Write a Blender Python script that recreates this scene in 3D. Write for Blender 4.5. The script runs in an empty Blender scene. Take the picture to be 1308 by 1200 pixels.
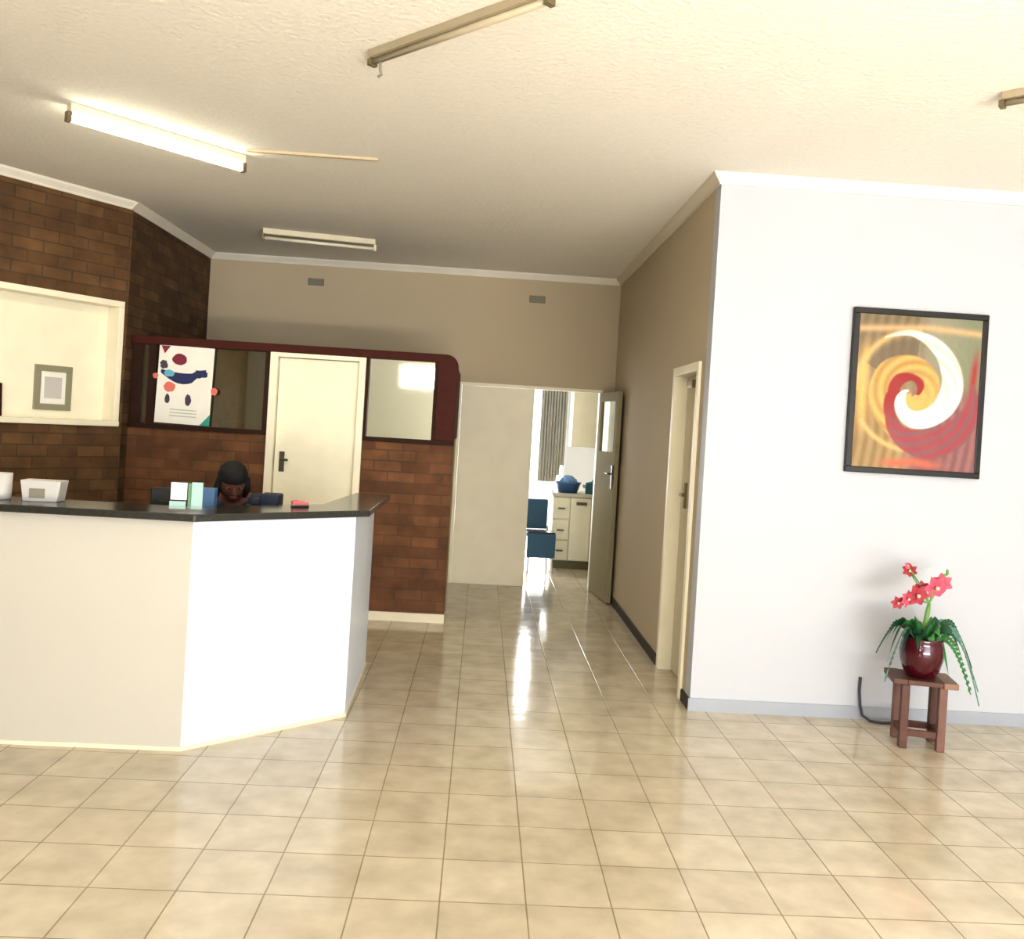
import bpy, bmesh, math, random
from mathutils import Vector, Matrix
random.seed(7)
sc = bpy.context.scene
COL = sc.collection
PI = math.pi

# ------------------------------------------------------------------ materials
def mat(name, col, rough=.6, metal=0., spec=.5, emis=None, estr=0., coat=0., alpha=1., trans=0., bump=None):
    m = bpy.data.materials.new(name); m.use_nodes = True
    nt = m.node_tree; b = nt.nodes['Principled BSDF']
    b.inputs['Base Color'].default_value = (*col, 1)
    b.inputs['Roughness'].default_value = rough
    b.inputs['Metallic'].default_value = metal
    b.inputs['Specular IOR Level'].default_value = spec
    b.inputs['Coat Weight'].default_value = coat
    b.inputs['Transmission Weight'].default_value = trans
    b.inputs['Alpha'].default_value = alpha
    if emis:
        b.inputs['Emission Color'].default_value = (*emis, 1)
        b.inputs['Emission Strength'].default_value = estr
    # every material carries a soft procedural tone variation
    tc = nt.nodes.new('ShaderNodeTexCoord'); no = nt.nodes.new('ShaderNodeTexNoise')
    sc_, amt, bs = bump if bump else (6., .06, 0.)
    no.inputs['Scale'].default_value = sc_; no.inputs['Detail'].default_value = 4
    nt.links.new(tc.outputs['Object'], no.inputs['Vector'])
    mx = nt.nodes.new('ShaderNodeMix'); mx.data_type = 'RGBA'
    mx.inputs[6].default_value = (*[c*(1-amt) for c in col], 1)
    mx.inputs[7].default_value = (*[min(1, c*(1+amt)) for c in col], 1)
    nt.links.new(no.outputs['Fac'], mx.inputs[0]); nt.links.new(mx.outputs[2], b.inputs['Base Color'])
    if bs:
        bp = nt.nodes.new('ShaderNodeBump'); bp.inputs['Strength'].default_value = bs; bp.inputs['Distance'].default_value = .01
        nt.links.new(no.outputs['Fac'], bp.inputs['Height']); nt.links.new(bp.outputs['Normal'], b.inputs['Normal'])
    return m

def brick_mat(name, c1, c2, mortar, bw=.22, bh=.085, ms=.006, rough=.75):
    m = bpy.data.materials.new(name); m.use_nodes = True
    nt = m.node_tree; b = nt.nodes['Principled BSDF']; N = nt.nodes.new; L = nt.links.new
    tc = N('ShaderNodeTexCoord'); sp = N('ShaderNodeSeparateXYZ'); cb = N('ShaderNodeCombineXYZ')
    ad = N('ShaderNodeMath'); ad.operation = 'ADD'
    L(tc.outputs['Object'], sp.inputs[0])
    L(sp.outputs['X'], ad.inputs[0]); L(sp.outputs['Y'], ad.inputs[1])
    L(ad.outputs[0], cb.inputs['X']); L(sp.outputs['Z'], cb.inputs['Y'])
    br = N('ShaderNodeTexBrick'); br.inputs['Scale'].default_value = 1
    br.inputs['Brick Width'].default_value = bw; br.inputs['Row Height'].default_value = bh
    br.inputs['Mortar Size'].default_value = ms; br.inputs['Mortar Smooth'].default_value = .3
    br.inputs['Color1'].default_value = (*c1, 1); br.inputs['Color2'].default_value = (*c2, 1); br.inputs['Mortar'].default_value = (*mortar, 1)
    L(cb.outputs[0], br.inputs['Vector'])
    no = N('ShaderNodeTexNoise'); no.inputs['Scale'].default_value = 5; no.inputs['Detail'].default_value = 6
    L(cb.outputs[0], no.inputs['Vector'])
    mx = N('ShaderNodeMix'); mx.data_type = 'RGBA'; mx.blend_type = 'MULTIPLY'; mx.inputs[0].default_value = .75
    rp = N('ShaderNodeValToRGB'); rp.color_ramp.elements[0].position = .3; rp.color_ramp.elements[0].color = (.45, .4, .36, 1)
    rp.color_ramp.elements[1].position = .7; rp.color_ramp.elements[1].color = (1.25, 1.2, 1.1, 1)
    L(no.outputs['Fac'], rp.inputs[0]); L(br.outputs['Color'], mx.inputs[6]); L(rp.outputs['Color'], mx.inputs[7])
    L(mx.outputs[2], b.inputs['Base Color'])
    bp = N('ShaderNodeBump'); bp.inputs['Strength'].default_value = .5; bp.inputs['Distance'].default_value = .006; bp.invert = True
    L(br.outputs['Fac'], bp.inputs['Height']); L(bp.outputs['Normal'], b.inputs['Normal'])
    b.inputs['Roughness'].default_value = rough
    return m

M = {}
M['ceiling'] = mat('ceiling_texture', (.93, .905, .85), .95, spec=.2, bump=(38., .06, .55))
M['wall_white'] = mat('wall_white_paint', (.555, .575, .62), .55, spec=.35, bump=(2.5, .02, .02))
M['wall_tan'] = mat('wall_tan_paint', (.58, .50, .365), .85, spec=.12, bump=(2.5, .03, .02))
M['cove'] = mat('cove_white', (.9, .87, .78), .6)
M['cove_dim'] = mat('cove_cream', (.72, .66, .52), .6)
M['cream'] = mat('cream_paint', (.95, .90, .73), .5, spec=.3)
M['cream_bright'] = mat('cream_paint_light', (.93, .88, .72), .5)
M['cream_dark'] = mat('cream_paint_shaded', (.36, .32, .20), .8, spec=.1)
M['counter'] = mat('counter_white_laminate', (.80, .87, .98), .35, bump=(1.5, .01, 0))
M['counter_shaded'] = mat('counter_shaded_laminate', (.57, .55, .49), .4, bump=(1.5, .015, 0))  # counter laminate darkened: the left panel's weaker light is put into its colour
M['slab'] = mat('dark_granite', (.035, .034, .028), .16, spec=.6, bump=(70., .5, 0))
M['brick_dark'] = brick_mat('brick_dark_brown', (.088, .048, .022), (.17, .095, .042), (.07, .046, .028))
M['brick_red'] = brick_mat('brick_red_brown', (.15, .062, .026), (.22, .10, .042), (.13, .075, .04))
M['mahogany'] = mat('mahogany', (.075, .016, .010), .6, spec=.2, bump=(12., .3, 0))
M['mahogany_dark'] = mat('mahogany_dark', (.04, .016, .009), .6, spec=.2, bump=(12., .3, 0))
M['skirt'] = mat('skirting_tile', (.40, .43, .49), .35)
M['skirt_dark'] = mat('skirting_tile_dark', (.10, .08, .055), .7, spec=.1)
M['skirt_cream'] = mat('skirting_cream', (.8, .75, .6), .4)
M['black'] = mat('black_plastic', (.012, .014, .011), .4)
M['dark_metal'] = mat('dark_metal', (.09, .08, .06), .4, metal=.6)
M['bronze'] = mat('bronze_metal', (.25, .21, .12), .35, metal=.7)
M['batten'] = mat('batten_shadowed', (.42, .36, .25), .5)  # beige-brown of unlit fittings in shadow, put into the housing colour
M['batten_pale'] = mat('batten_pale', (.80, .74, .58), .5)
M['tube_off'] = mat('tube_unlit', (.48, .42, .31), .4)  # unlit tube darkened to match the shadow tone of its housing
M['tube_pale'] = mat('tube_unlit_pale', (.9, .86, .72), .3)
M['tube_on'] = mat('tube_lit', (1, 1, .9), .3, emis=(1, .97, .78), estr=14)
M['vent'] = mat('vent_grey', (.27, .25, .2), .6)
M['white'] = mat('white_plastic', (.58, .57, .55), .4)
M['paper'] = mat('paper_white', (.88, .87, .82), .6)
M['print_grey'] = mat('print_grey', (.58, .56, .55), .6)
M['frame_grey'] = mat('frame_grey', (.30, .285, .2), .5)
M['green'] = mat('leaflet_green', (.13, .27, .16), .5)
M['aqua'] = mat('leaflet_aqua', (.38, .56, .54), .5)
M['blue_folder'] = mat('blue_folder', (.12, .26, .46), .5)
M['navy'] = mat('navy_plastic', (.012, .022, .055), .5)
M['pink'] = mat('pink_plastic', (.75, .2, .22), .5)
M['label_grey'] = mat('label_grey', (.42, .42, .36), .5)
M['slate'] = mat('slate_fabric', (.035, .045, .075), .85, bump=(40., .2, .1))
M['skin'] = mat('skin', (.16, .062, .04), .5)
M['lip'] = mat('lip', (.2, .04, .035), .5)
M['eye'] = mat('eye_white', (.22, .2, .18), .5)
M['hair'] = mat('black_hair', (.006, .006, .005), .8, bump=(60., .5, .5))
M['poster_red'] = mat('poster_maroon', (.25, .02, .05), .6)
M['poster_navy'] = mat('poster_navy', (.02, .03, .12), .6)
M['poster_blue'] = mat('poster_blue', (.18, .48, .66), .6)
M['poster_coral'] = mat('poster_coral', (.75, .2, .16), .6)
M['poster_dark'] = mat('poster_dark', (.08, .06, .09), .6)
M['poster_teal'] = mat('poster_teal', (.03, .38, .3), .6)
M['poster_grey'] = mat('poster_grey_text', (.55, .56, .5), .6)
M['frame_black'] = mat('frame_black', (.012, .010, .008), .35)
M['pot'] = mat('burgundy_glaze', (.075, .002, .010), .12, coat=.6, bump=(3., .2, 0))
M['soil'] = mat('moss', (.03, .05, .015), .9, bump=(50., .5, .6))
M['stool_wood'] = mat('stool_wood', (.11, .045, .03), .5, bump=(15., .35, .1))
M['stool_wood_pale'] = mat('stool_wood_end', (.26, .16, .11), .5, bump=(15., .3, .1))
M['leaf'] = mat('leaf_green', (.045, .19, .05), .45, bump=(18., .4, 0))
M['leaf_dark'] = mat('leaf_dark_green', (.018, .085, .04), .45, bump=(18., .4, 0))
M['leaf_blue'] = mat('leaf_blue_green', (.12, .25, .19), .5, bump=(18., .3, 0))
M['stem'] = mat('stem_green', (.16, .33, .09), .5)
M['petal'] = mat('petal_pink', (.72, .13, .2), .6, bump=(30., .3, 0))
M['petal_dark'] = mat('petal_deep_pink', (.42, .05, .075), .6, bump=(30., .3, 0))
M['petal_pale'] = mat('petal_throat', (.85, .55, .45), .6)
M['cable'] = mat('cable_dark', (.06, .055, .08), .5)
M['chair_blue'] = mat('blue_upholstery', (.03, .09, .16), .6)
M['blue_item'] = mat('blue_tub', (.035, .10, .22), .4)
M['teal_item'] = mat('teal_cloth', (.03, .13, .15), .6)
M['kitchen_cab'] = mat('kitchen_cabinet', (.72, .70, .56), .4)
M['worktop'] = mat('kitchen_worktop', (.45, .43, .36), .35)
M['kick'] = mat('kitchen_kickboard', (.12, .11, .05), .5)
M['curtain'] = mat('grey_curtain', (.34, .33, .29), .85)
M['alu'] = mat('window_frame_white', (.7, .7, .68), .4)
M['desk'] = mat('desk_top', (.25, .17, .1), .4)
M['steel'] = mat('satin_steel', (.5, .48, .4), .35, metal=.8)
M['outside'] = mat('outside_paving', (.62, .62, .60), .9)
M['outside_wall'] = mat('outside_wall', (.85, .87, .9), .9)

def glass_mat(name, tint=(1, 1, 1), refl=.08):
    m = bpy.data.materials.new(name); m.use_nodes = True
    nt = m.node_tree; nt.nodes.clear(); N = nt.nodes.new; L = nt.links.new
    o = N('ShaderNodeOutputMaterial'); t = N('ShaderNodeBsdfTransparent'); g = N('ShaderNodeBsdfGlossy'); x = N('ShaderNodeMixShader')
    no = N('ShaderNodeTexNoise'); no.inputs['Scale'].default_value = 2
    t.inputs['Color'].default_value = (*tint, 1); g.inputs['Roughness'].default_value = .02; x.inputs[0].default_value = refl
    mp = N('ShaderNodeMapRange'); mp.inputs['To Min'].default_value = refl*.9; mp.inputs['To Max'].default_value = refl*1.1
    L(no.outputs['Fac'], mp.inputs['Value']); L(mp.outputs[0], x.inputs[0])
    L(t.outputs[0], x.inputs[1]); L(g.outputs[0], x.inputs[2]); L(x.outputs[0], o.inputs['Surface'])
    return m
M['glass'] = glass_mat('clear_glass')

def tinted(name, base, tint, f):
    m = bpy.data.materials.new(name); m.use_nodes = True
    nt = m.node_tree; nt.nodes.clear(); N = nt.nodes.new; L = nt.links.new
    o = N('ShaderNodeOutputMaterial'); d = N('ShaderNodeBsdfDiffuse'); g = N('ShaderNodeBsdfGlossy'); x = N('ShaderNodeMixShader')
    tc = N('ShaderNodeTexCoord'); w = N('ShaderNodeTexNoise'); w.inputs['Scale'].default_value = 4
    L(tc.outputs['Object'], w.inputs['Vector'])
    r = N('ShaderNodeValToRGB'); r.color_ramp.elements[0].color = (*[c*.7 for c in base], 1); r.color_ramp.elements[1].color = (*[c*1.3 for c in base], 1)
    L(w.outputs['Fac'], r.inputs[0]); L(r.outputs[0], d.inputs['Color'])
    g.inputs['Color'].default_value = (*tint, 1); g.inputs['Roughness'].default_value = .03; x.inputs[0].default_value = f
    L(d.outputs[0], x.inputs[1]); L(g.outputs[0], x.inputs[2]); L(x.outputs[0], o.inputs['Surface'])
    return m
M['dark_glass'] = tinted('dark_reflective_glass', (.05, .042, .018), (.8, .78, .62), .27)
M['mirror_glass'] = tinted('mirrored_glass', (.12, .12, .07), (.9, .9, .74), .62)

def floor_mat():
    m = bpy.data.materials.new('ceramic_floor_tiles'); m.use_nodes = True
    nt = m.node_tree; b = nt.nodes['Principled BSDF']; N = nt.nodes.new; L = nt.links.new
    tc = N('ShaderNodeTexCoord'); mp = N('ShaderNodeMapping'); T = .2908
    mp.inputs['Location'].default_value = (.6324 + T*40, -2.967 + T*40, 0)
    L(tc.outputs['Object'], mp.inputs['Vector'])
    br = N('ShaderNodeTexBrick'); br.offset = 0; br.inputs['Scale'].default_value = 1
    br.inputs['Brick Width'].default_value = T; br.inputs['Row Height'].default_value = T
    br.inputs['Mortar Size'].default_value = .0035; br.inputs['Mortar Smooth'].default_value = .6; br.inputs['Bias'].default_value = 0
    br.inputs['Color1'].default_value = (.60, .545, .43, 1); br.inputs['Color2'].default_value = (.66, .605, .485, 1); br.inputs['Mortar'].default_value = (.34, .27, .175, 1)
    L(mp.outputs[0], br.inputs['Vector'])
    no = N('ShaderNodeTexNoise'); no.inputs['Scale'].default_value = 7; no.inputs['Detail'].default_value = 5
    L(mp.outputs[0], no.inputs['Vector'])
    rp = N('ShaderNodeValToRGB'); rp.color_ramp.elements[0].position = .3; rp.color_ramp.elements[0].color = (.84, .81, .77, 1)
    rp.color_ramp.elements[1].position = .7; rp.color_ramp.elements[1].color = (1.08, 1.06, 1.04, 1)
    L(no.outputs['Fac'], rp.inputs[0])
    mx = N('ShaderNodeMix'); mx.data_type = 'RGBA'; mx.blend_type = 'MULTIPLY'; mx.inputs[0].default_value = 1
    L(br.outputs['Color'], mx.inputs[6]); L(rp.outputs[0], mx.inputs[7]); L(mx.outputs[2], b.inputs['Base Color'])
    b.inputs['Roughness'].default_value = .13; b.inputs['Specular IOR Level'].default_value = .6
    n2 = N('ShaderNodeTexNoise'); n2.inputs['Scale'].default_value = 9; n2.inputs['Detail'].default_value = 1
    L(mp.outputs[0], n2.inputs['Vector'])
    b1 = N('ShaderNodeBump'); b1.inputs['Strength'].default_value = .12; b1.inputs['Distance'].default_value = .01
    L(n2.outputs['Fac'], b1.inputs['Height'])
    b2 = N('ShaderNodeBump'); b2.inputs['Strength'].default_value = .4; b2.inputs['Distance'].default_value = .003; b2.invert = True
    L(br.outputs['Fac'], b2.inputs['Height']); L(b1.outputs['Normal'], b2.inputs['Normal']); L(b2.outputs['Normal'], b.inputs['Normal'])
    return m
M['floor'] = floor_mat()

# ------------------------------------------------------------------ mesh helpers
class MB:
    def __init__(s): s.bm = bmesh.new()
    def box(s, x0, x1, y0, y1, z0, z1, mtx=None):
        c = [(x, y, z) for z in (z0, z1) for y in (y0, y1) for x in (x0, x1)]
        v = [s.bm.verts.new(mtx @ Vector(p) if mtx else p) for p in c]
        for f in ((0, 2, 3, 1), (4, 5, 7, 6), (0, 1, 5, 4), (2, 6, 7, 3), (0, 4, 6, 2), (1, 3, 7, 5)):
            s.bm.faces.new([v[i] for i in f])
        return s
    def prism(s, poly, z0, z1, mtx=None, swap=False):
        # poly in xy extruded in z; swap: poly in xz extruded along y from z0 to z1
        def P(a, b, h):
            p = (a, h, b) if swap else (a, b, h)
            return mtx @ Vector(p) if mtx else p
        lo = [s.bm.verts.new(P(a, b, z0)) for a, b in poly]; hi = [s.bm.verts.new(P(a, b, z1)) for a, b in poly]
        s.bm.faces.new(lo[::-1]); s.bm.faces.new(hi)
        n = len(poly)
        for i in range(n): s.bm.faces.new((lo[i], lo[(i+1) % n], hi[(i+1) % n], hi[i]))
        return s
    def tube(s, pts, r, n=10, cap=True):
        pts = [Vector(p) for p in pts]; rings = []
        rs = r if isinstance(r, (list, tuple)) else [r]*len(pts)
        up = None
        for i, p in enumerate(pts):
            d = (pts[min(i+1, len(pts)-1)] - pts[max(i-1, 0)]).normalized()
            if up is None: up = d.orthogonal().normalized()
            a = (up - d*up.dot(d)).normalized(); b = d.cross(a); up = a
            rings.append([s.bm.verts.new(p + (a*math.cos(2*PI*k/n) + b*math.sin(2*PI*k/n))*rs[i]) for k in range(n)])
        for q, w in zip(rings, rings[1:]):
            for k in range(n): s.bm.faces.new((q[k], q[(k+1) % n], w[(k+1) % n], w[k]))
        if cap: s.bm.faces.new(rings[0][::-1]); s.bm.faces.new(rings[-1])
        return s
    def lathe(s, prof, c=(0, 0, 0), n=36, sx=1, sy=1):
        rings = [[s.bm.verts.new((c[0]+r*sx*math.cos(2*PI*k/n), c[1]+r*sy*math.sin(2*PI*k/n), c[2]+z)) for k in range(n)] for r, z in prof]
        for q, w in zip(rings, rings[1:]):
            for k in range(n): s.bm.faces.new((q[k], q[(k+1) % n], w[(k+1) % n], w[k]))
        s.bm.faces.new(rings[0][::-1]); s.bm.faces.new(rings[-1])
        return s
    def ball(s, c, r, sub=3, mtx=None):
        m = Matrix.Translation(c) @ Matrix.Diagonal((*([r]*3 if isinstance(r, (int, float)) else r), 1))
        if mtx: m = mtx @ m
        bmesh.ops.create_icosphere(s.bm, subdivisions=sub, radius=1, matrix=m)
        return s
    def strip(s, pts, ws, side, fold=0.):
        prev = None
        for p, w in zip(pts, ws):
            p = Vector(p); sd = Vector(side).normalized()
            a = s.bm.verts.new(p - sd*w); c = s.bm.verts.new(p - Vector((0, 0, fold*w))); b = s.bm.verts.new(p + sd*w)
            if prev:
                s.bm.faces.new((prev[0], prev[1], c, a)); s.bm.faces.new((prev[1], prev[2], b, c))
            prev = (a, c, b)
        return s
    def build(s, name, m, parent=None, smooth=False, bevel=0., loc=None):
        me = bpy.data.meshes.new(name)
        bmesh.ops.recalc_face_normals(s.bm, faces=s.bm.faces[:])
        s.bm.to_mesh(me); s.bm.free()
        me.materials.append(m)
        if smooth:
            for p in me.polygons: p.use_smooth = True
        o = bpy.data.objects.new(name, me); COL.objects.link(o)
        if parent: o.parent = parent
        if loc: o.location = loc
        if bevel:
            b = o.modifiers.new('bevel', 'BEVEL'); b.width = bevel; b.segments = 2; b.limit_method = 'ANGLE'
        return o

def tag(o, label=None, cat=None, group=None, kind=None):
    if label: o['label'] = label
    if cat: o['category'] = cat
    if group: o['group'] = group
    if kind: o['kind'] = kind
    return o
def thing(name, label, cat, loc=(0, 0, 0), rz=0, group=None):
    o = bpy.data.objects.new(name, None); COL.objects.link(o); o.location = loc; o.rotation_euler = (0, 0, rz); o.empty_display_size = .05
    return tag(o, label, cat, group)
def struct(name, mb, m, parent=None, **k):
    o = mb.build(name, m, parent, **k)
    if not parent: o['kind'] = 'structure'
    return o
def sthing(name, loc=(0, 0, 0), rz=0):
    o = bpy.data.objects.new(name, None); COL.objects.link(o); o.location = loc; o.rotation_euler = (0, 0, rz); o['kind'] = 'structure'; return o
def B(*a): return MB().box(*a)

# ------------------------------------------------------------------ room dimensions (metres, camera stands at x=0 y=0)
XR, YR, ZC, YF, YP = 1.31, 5.168, 3.157, 8.95, 7.12
XL = -2.80
YB, XE, XW = -3.6, 5.4, -4.75
A0 = Vector((XL, 6.95, 0)); TDIR = Vector((.566, .824, 0)); NDIR = Vector((.824, -.566, 0))
A1 = A0 + TDIR*((XW - XL)/.566)         # far end of the angled wall

struct('floor', MB().box(XW-.15, XE+.15, YB-.15, YF+.05, -.1, 0).box(-1.2, 2.6, YF+.05, 12.1, -.1, 0), M['floor'])
struct('ceiling', MB().box(XW-.15, XE+.15, YB-.15, YF+.15, ZC, ZC+.12), M['ceiling'])

# walls ------------------------------------------------------------
struct('wall_right', MB().box(XR, XE+.15, YR, YR+.12, 0, ZC), M['wall_white'])
# corridor wall with door opening
DY0, DY1, DZ = 5.42, 6.06, 2.03
struct('wall_corridor', MB().box(XR, XR+.14, YR+.12, DY0, 0, ZC).box(XR, XR+.14, DY1, YF, 0, ZC).box(XR, XR+.14, DY0, DY1, DZ, ZC), M['wall_tan'])
OX0, OX1, OZ = -.265, 1.19, 2.03
struct('wall_far', MB().box(XL-.15, OX0, YF, YF+.12, 0, ZC).box(OX1, XR+.14, YF, YF+.12, 0, ZC).box(OX0, OX1, YF, YF+.12, OZ, ZC), M['wall_tan'])
struct('wall_left', MB().prism([(XL, 6.95), (XL, YF), (XL-.14, YF), (XL-.14, 7.07)], 0, ZC), M['brick_dark'])
# angled brick wall: local x runs along the wall (0 at the corner, negative to the left), local y into the wall
LA = (A1-A0).length
RZ = math.atan2(TDIR.y, TDIR.x)
NZ0, NZ1, NXL = 1.425, 2.385, -1.75
ang = MB().box(-LA, NXL, 0, .25, 0, ZC).box(NXL, .02, 0, .25, 0, NZ0).box(NXL, .02, 0, .25, NZ1, ZC).box(-.012, .02, 0, .25, NZ0, NZ1)
o = struct('wall_angled', ang, brick_mat('brick_tan_brown', (.12, .062, .025), (.19, .105, .045), (.10, .062, .033))); o.location = A0; o.rotation_euler.z = RZ
niche = MB().box(NXL, -.012, .14, .16, NZ0, NZ1)
o = struct('trim_1', niche, M['cream_bright']); o.location = A0; o.rotation_euler.z = RZ
fr = MB()
fr.box(NXL, -.012, -.012, .14, NZ1-.045, NZ1).box(NXL, -.012, -.02, .14, NZ0, NZ0+.04).box(-.055, -.012, -.012, .14, NZ0+.04, NZ1-.045).box(NXL, NXL+.045, -.012, .14, NZ0+.04, NZ1-.045)
o = struct('trim_2', fr, M['cream_bright'], bevel=.004); o.location = A0; o.rotation_euler.z = RZ
struct('wall_outer_left', MB().box(XW-.15, XW, YB, A1.y+.1, 0, ZC), M['brick_dark'])
struct('wall_outer_right', MB().box(XE, XE+.15, YB, YR, 0, ZC), M['wall_white'])
# back wall with big daylight openings (behind the camera)
WB = [(.6, 4.9, 0, 2.35), (-1.75, -.75, 2.25, 2.75), (-4.3, -2.6, .95, 2.3)]
bw = MB(); xs = sorted({XW-.15, XE+.15, *[w[0] for w in WB], *[w[1] for w in WB]})
for x0, x1 in zip(xs, xs[1:]):
    w = next((w for w in WB if w[0] <= x0 and w[1] >= x1), None)
    if w is None: bw.box(x0, x1, YB-.15, YB, 0, ZC)
    else:
        if w[2] > 0: bw.box(x0, x1, YB-.15, YB, 0, w[2])
        bw.box(x0, x1, YB-.15, YB, w[3], ZC)
struct('wall_back', bw, M['wall_white'])
for i, (x0, x1, z0, z1) in enumerate(WB):
    root = sthing('window_%d' % (i+1), ((x0+x1)/2, YB-.07, z0))
    w, h = (x1-x0)/2, z1-z0
    f = MB().box(-w, w, -.03, .03, 0, .05).box(-w, w, -.03, .03, h-.05, h).box(-w, -w+.05, -.03, .03, .05, h-.05).box(w-.05, w, -.03, .03, .05, h-.05)
    n = max(1, round(2*w/1.1))
    for k in range(1, n): f.box(-w+2*w*k/n-.025, -w+2*w*k/n+.025, -.03, .03, .05, h-.05)
    f.build('window_frame', M['alu'], root)
    MB().box(-w+.05, w-.05, -.004, .004, .05, h-.05).build('pane', M['glass'], root)

# coving -----------------------------------------------------------
def cove(name, a, b, n, m, s=.06, ma=0, mb_=0):
    a, b, n = Vector(a), Vector(b), Vector(n)
    mb = MB(); v = []
    dv = (b-a).normalized()
    for p, mt in ((a, -ma), (b, mb_)):
        v.append([mb.bm.verts.new(p + n*q + dv*q*mt + Vector((0, 0, r))) for q, r in ((0, 0), (s, 0), (s*.85, -s*.25), (s*.35, -s*.75), (s*.2, -s), (0, -s))])
    k = 6
    for i in range(k): mb.bm.faces.new((v[0][i], v[0][(i+1) % k], v[1][(i+1) % k], v[1][i]))
    mb.bm.faces.new(v[0][::-1]); mb.bm.faces.new(v[1])
    return struct(name, mb, m)
cove('trim_3', (XR, YR, ZC), (XE, YR, ZC), (0, -1, 0), M['cove'], ma=1)
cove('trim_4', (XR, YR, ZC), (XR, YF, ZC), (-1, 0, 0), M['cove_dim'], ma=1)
cove('trim_5', (XL, YF, ZC), (XR, YF, ZC), (0, -1, 0), M['cove'])
cove('trim_6', (XL, 6.93, ZC), (XL, YF, ZC), (1, 0, 0), M['cove'])
cove('trim_7', tuple(A0+Vector((0, 0, ZC))), tuple(A1+Vector((0, 0, ZC))), tuple(NDIR), M['cove'])

# skirtings
struct('baseboard_right', MB().box(XR-.012, XE, YR-.012, YR, 0, .075), M['skirt'])
struct('baseboard_corridor', MB().box(XR-.012, XR, YR, DY0-.06, 0, .07).box(XR-.012, XR, DY1+.06, YF, 0, .07), M['skirt_dark'])
struct('baseboard_far', MB().box(OX1+.02, XR-.012, YF-.012, YF, 0, .07), M['skirt_dark'])

# corridor door on the right wall -----------------------------------
d = sthing('door_1', (XR, (DY0+DY1)/2, 0))
h = (DY1-DY0)/2
MB().box(-.018, .13, -h-.045, -h+.012, 0, DZ+.045).box(-.018, .13, h-.012, h+.045, 0, DZ+.045).box(-.018, .13, -h+.012, h-.012, DZ-.012, DZ+.045).build('door_frame', M['cream'], d, bevel=.003)
MB().box(.075, .115, -h+.014, h-.014, .008, DZ-.014).build('door_leaf', mat('door_leaf_cream', (.66, .60, .44), .4), d, bevel=.003)
hd = MB(); hd.box(.062, .075, -.02, .02, 1.13, 1.3).tube([(.07, 0, 1.22), (.035, 0, 1.22), (.03, -.02, 1.22), (.03, -.11, 1.22)], .009)
o = hd.build('door_handle', M['bronze'], d, smooth=False); o.location = (0, h-.16-.0, 0)
MB().box(.01, .074, -.09, .06, 1.93, 1.975).build('door_closer', M['bronze'], d, bevel=.003)

# double door in the far wall: left leaf closed, right leaf swung open along the corridor wall
f = MB().box(OX0, OX1, YF-.01, YF+.1, OZ-.03, OZ).box(OX0, OX0+.03, YF-.01, YF+.1, 0, OZ-.03).box(OX1-.03, OX1, YF-.01, YF+.1, 0, OZ-.03)
struct('trim_8', f, M['cream'])
struct('door_2', MB().box(OX0+.032, .50, YF-.008, YF+.032, .001, OZ-.032), M['cream'], bevel=.003)
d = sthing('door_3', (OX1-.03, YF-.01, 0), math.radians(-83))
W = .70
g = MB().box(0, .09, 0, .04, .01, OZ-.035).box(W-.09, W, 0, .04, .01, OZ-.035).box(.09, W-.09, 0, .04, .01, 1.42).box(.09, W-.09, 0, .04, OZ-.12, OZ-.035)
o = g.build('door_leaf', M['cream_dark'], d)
MB().box(.09, W-.09, .016, .024, 1.42, OZ-.12).build('pane', M['mirror_glass'], d)
MB().box(W-.08, W-.03, -.012, 0, 1.08, 1.3).tube([(W-.055, 0, 1.22), (W-.055, -.045, 1.22), (W-.16, -.045, 1.22)], .009).build('door_handle', M['dark_metal'], d)

# ------------------------------------------------------------------ low partition with glazing and mahogany
G0, G1 = YP, YP+.1
P0, P1 = XL, -.225           # x range
DX0, DX1 = -1.68, -.975     # door opening
struct('wall_partition', MB().box(P0, DX0-.0, G0, G1, 0, 1.425).box(DX1, P1, G0, G1, .07, 1.425), M['brick_red'])
struct('baseboard_partition', MB().box(DX1, P1+.004, G0-.012, G1, 0, .07), M['skirt_cream'])
struct('wall_return', MB().box(P1-.14, P1-.045, G1, YF, 0, 1.46), M['wall_tan'])
struct('trim_9', MB().box(P1-.13, P1-.03, G1+.0, YF, 1.46, 2.10), M['mahogany'])   # mahogany face of the return
# top rail with a rounded right-hand corner, and right post
pts = [(P0, 2.085), (P1-.16, 2.085), (P1-.16, 1.46), (P1, 1.46), (P1, 2.06)]
for k in range(1, 7):
    a = k/6*PI/2; pts.append((P1-.1+.1*math.cos(a), 2.06+.09*math.sin(a)))
pts.append((P0, 2.15))
struct('trim_10', MB().prism(pts, G0-.03, G1+.0, swap=True), M['mahogany'], bevel=.004)
struct('trim_11', MB().box(P0, DX0-.03, G0-.02, G1, 1.425, 1.46).box(DX1+.02, P1-.0, G0-.02, G1, 1.425, 1.46), M['mahogany_dark'], bevel=.003)
def glazed(name, x0, x1, posts, gm, z0=1.46, z1=2.085):
    r = sthing(name, ((x0+x1)/2, G0, z0)); c = (x0+x1)/2
    f = MB()
    for p0, p1 in posts: f.box(p0-c, p1-c, -.015, .06, 0, z1-z0)
    f.build('window_frame', M['mahogany_dark'], r)
    MB().box(x0-c, x1-c, .02, .03, .0, z1-z0).build('pane', gm, r)
    return r
glazed('window_4', P0+.01, DX0-.03, [(P0+.01, P0+.09), (-2.66, -2.60), (DX0-.07, DX0-.03)], M['dark_glass'])
w5 = glazed('window_5', DX1+.02, P1-.16, [(DX1+.02, DX1+.045), (P1-.185, P1-.16)], M['mirror_glass'])
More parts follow.
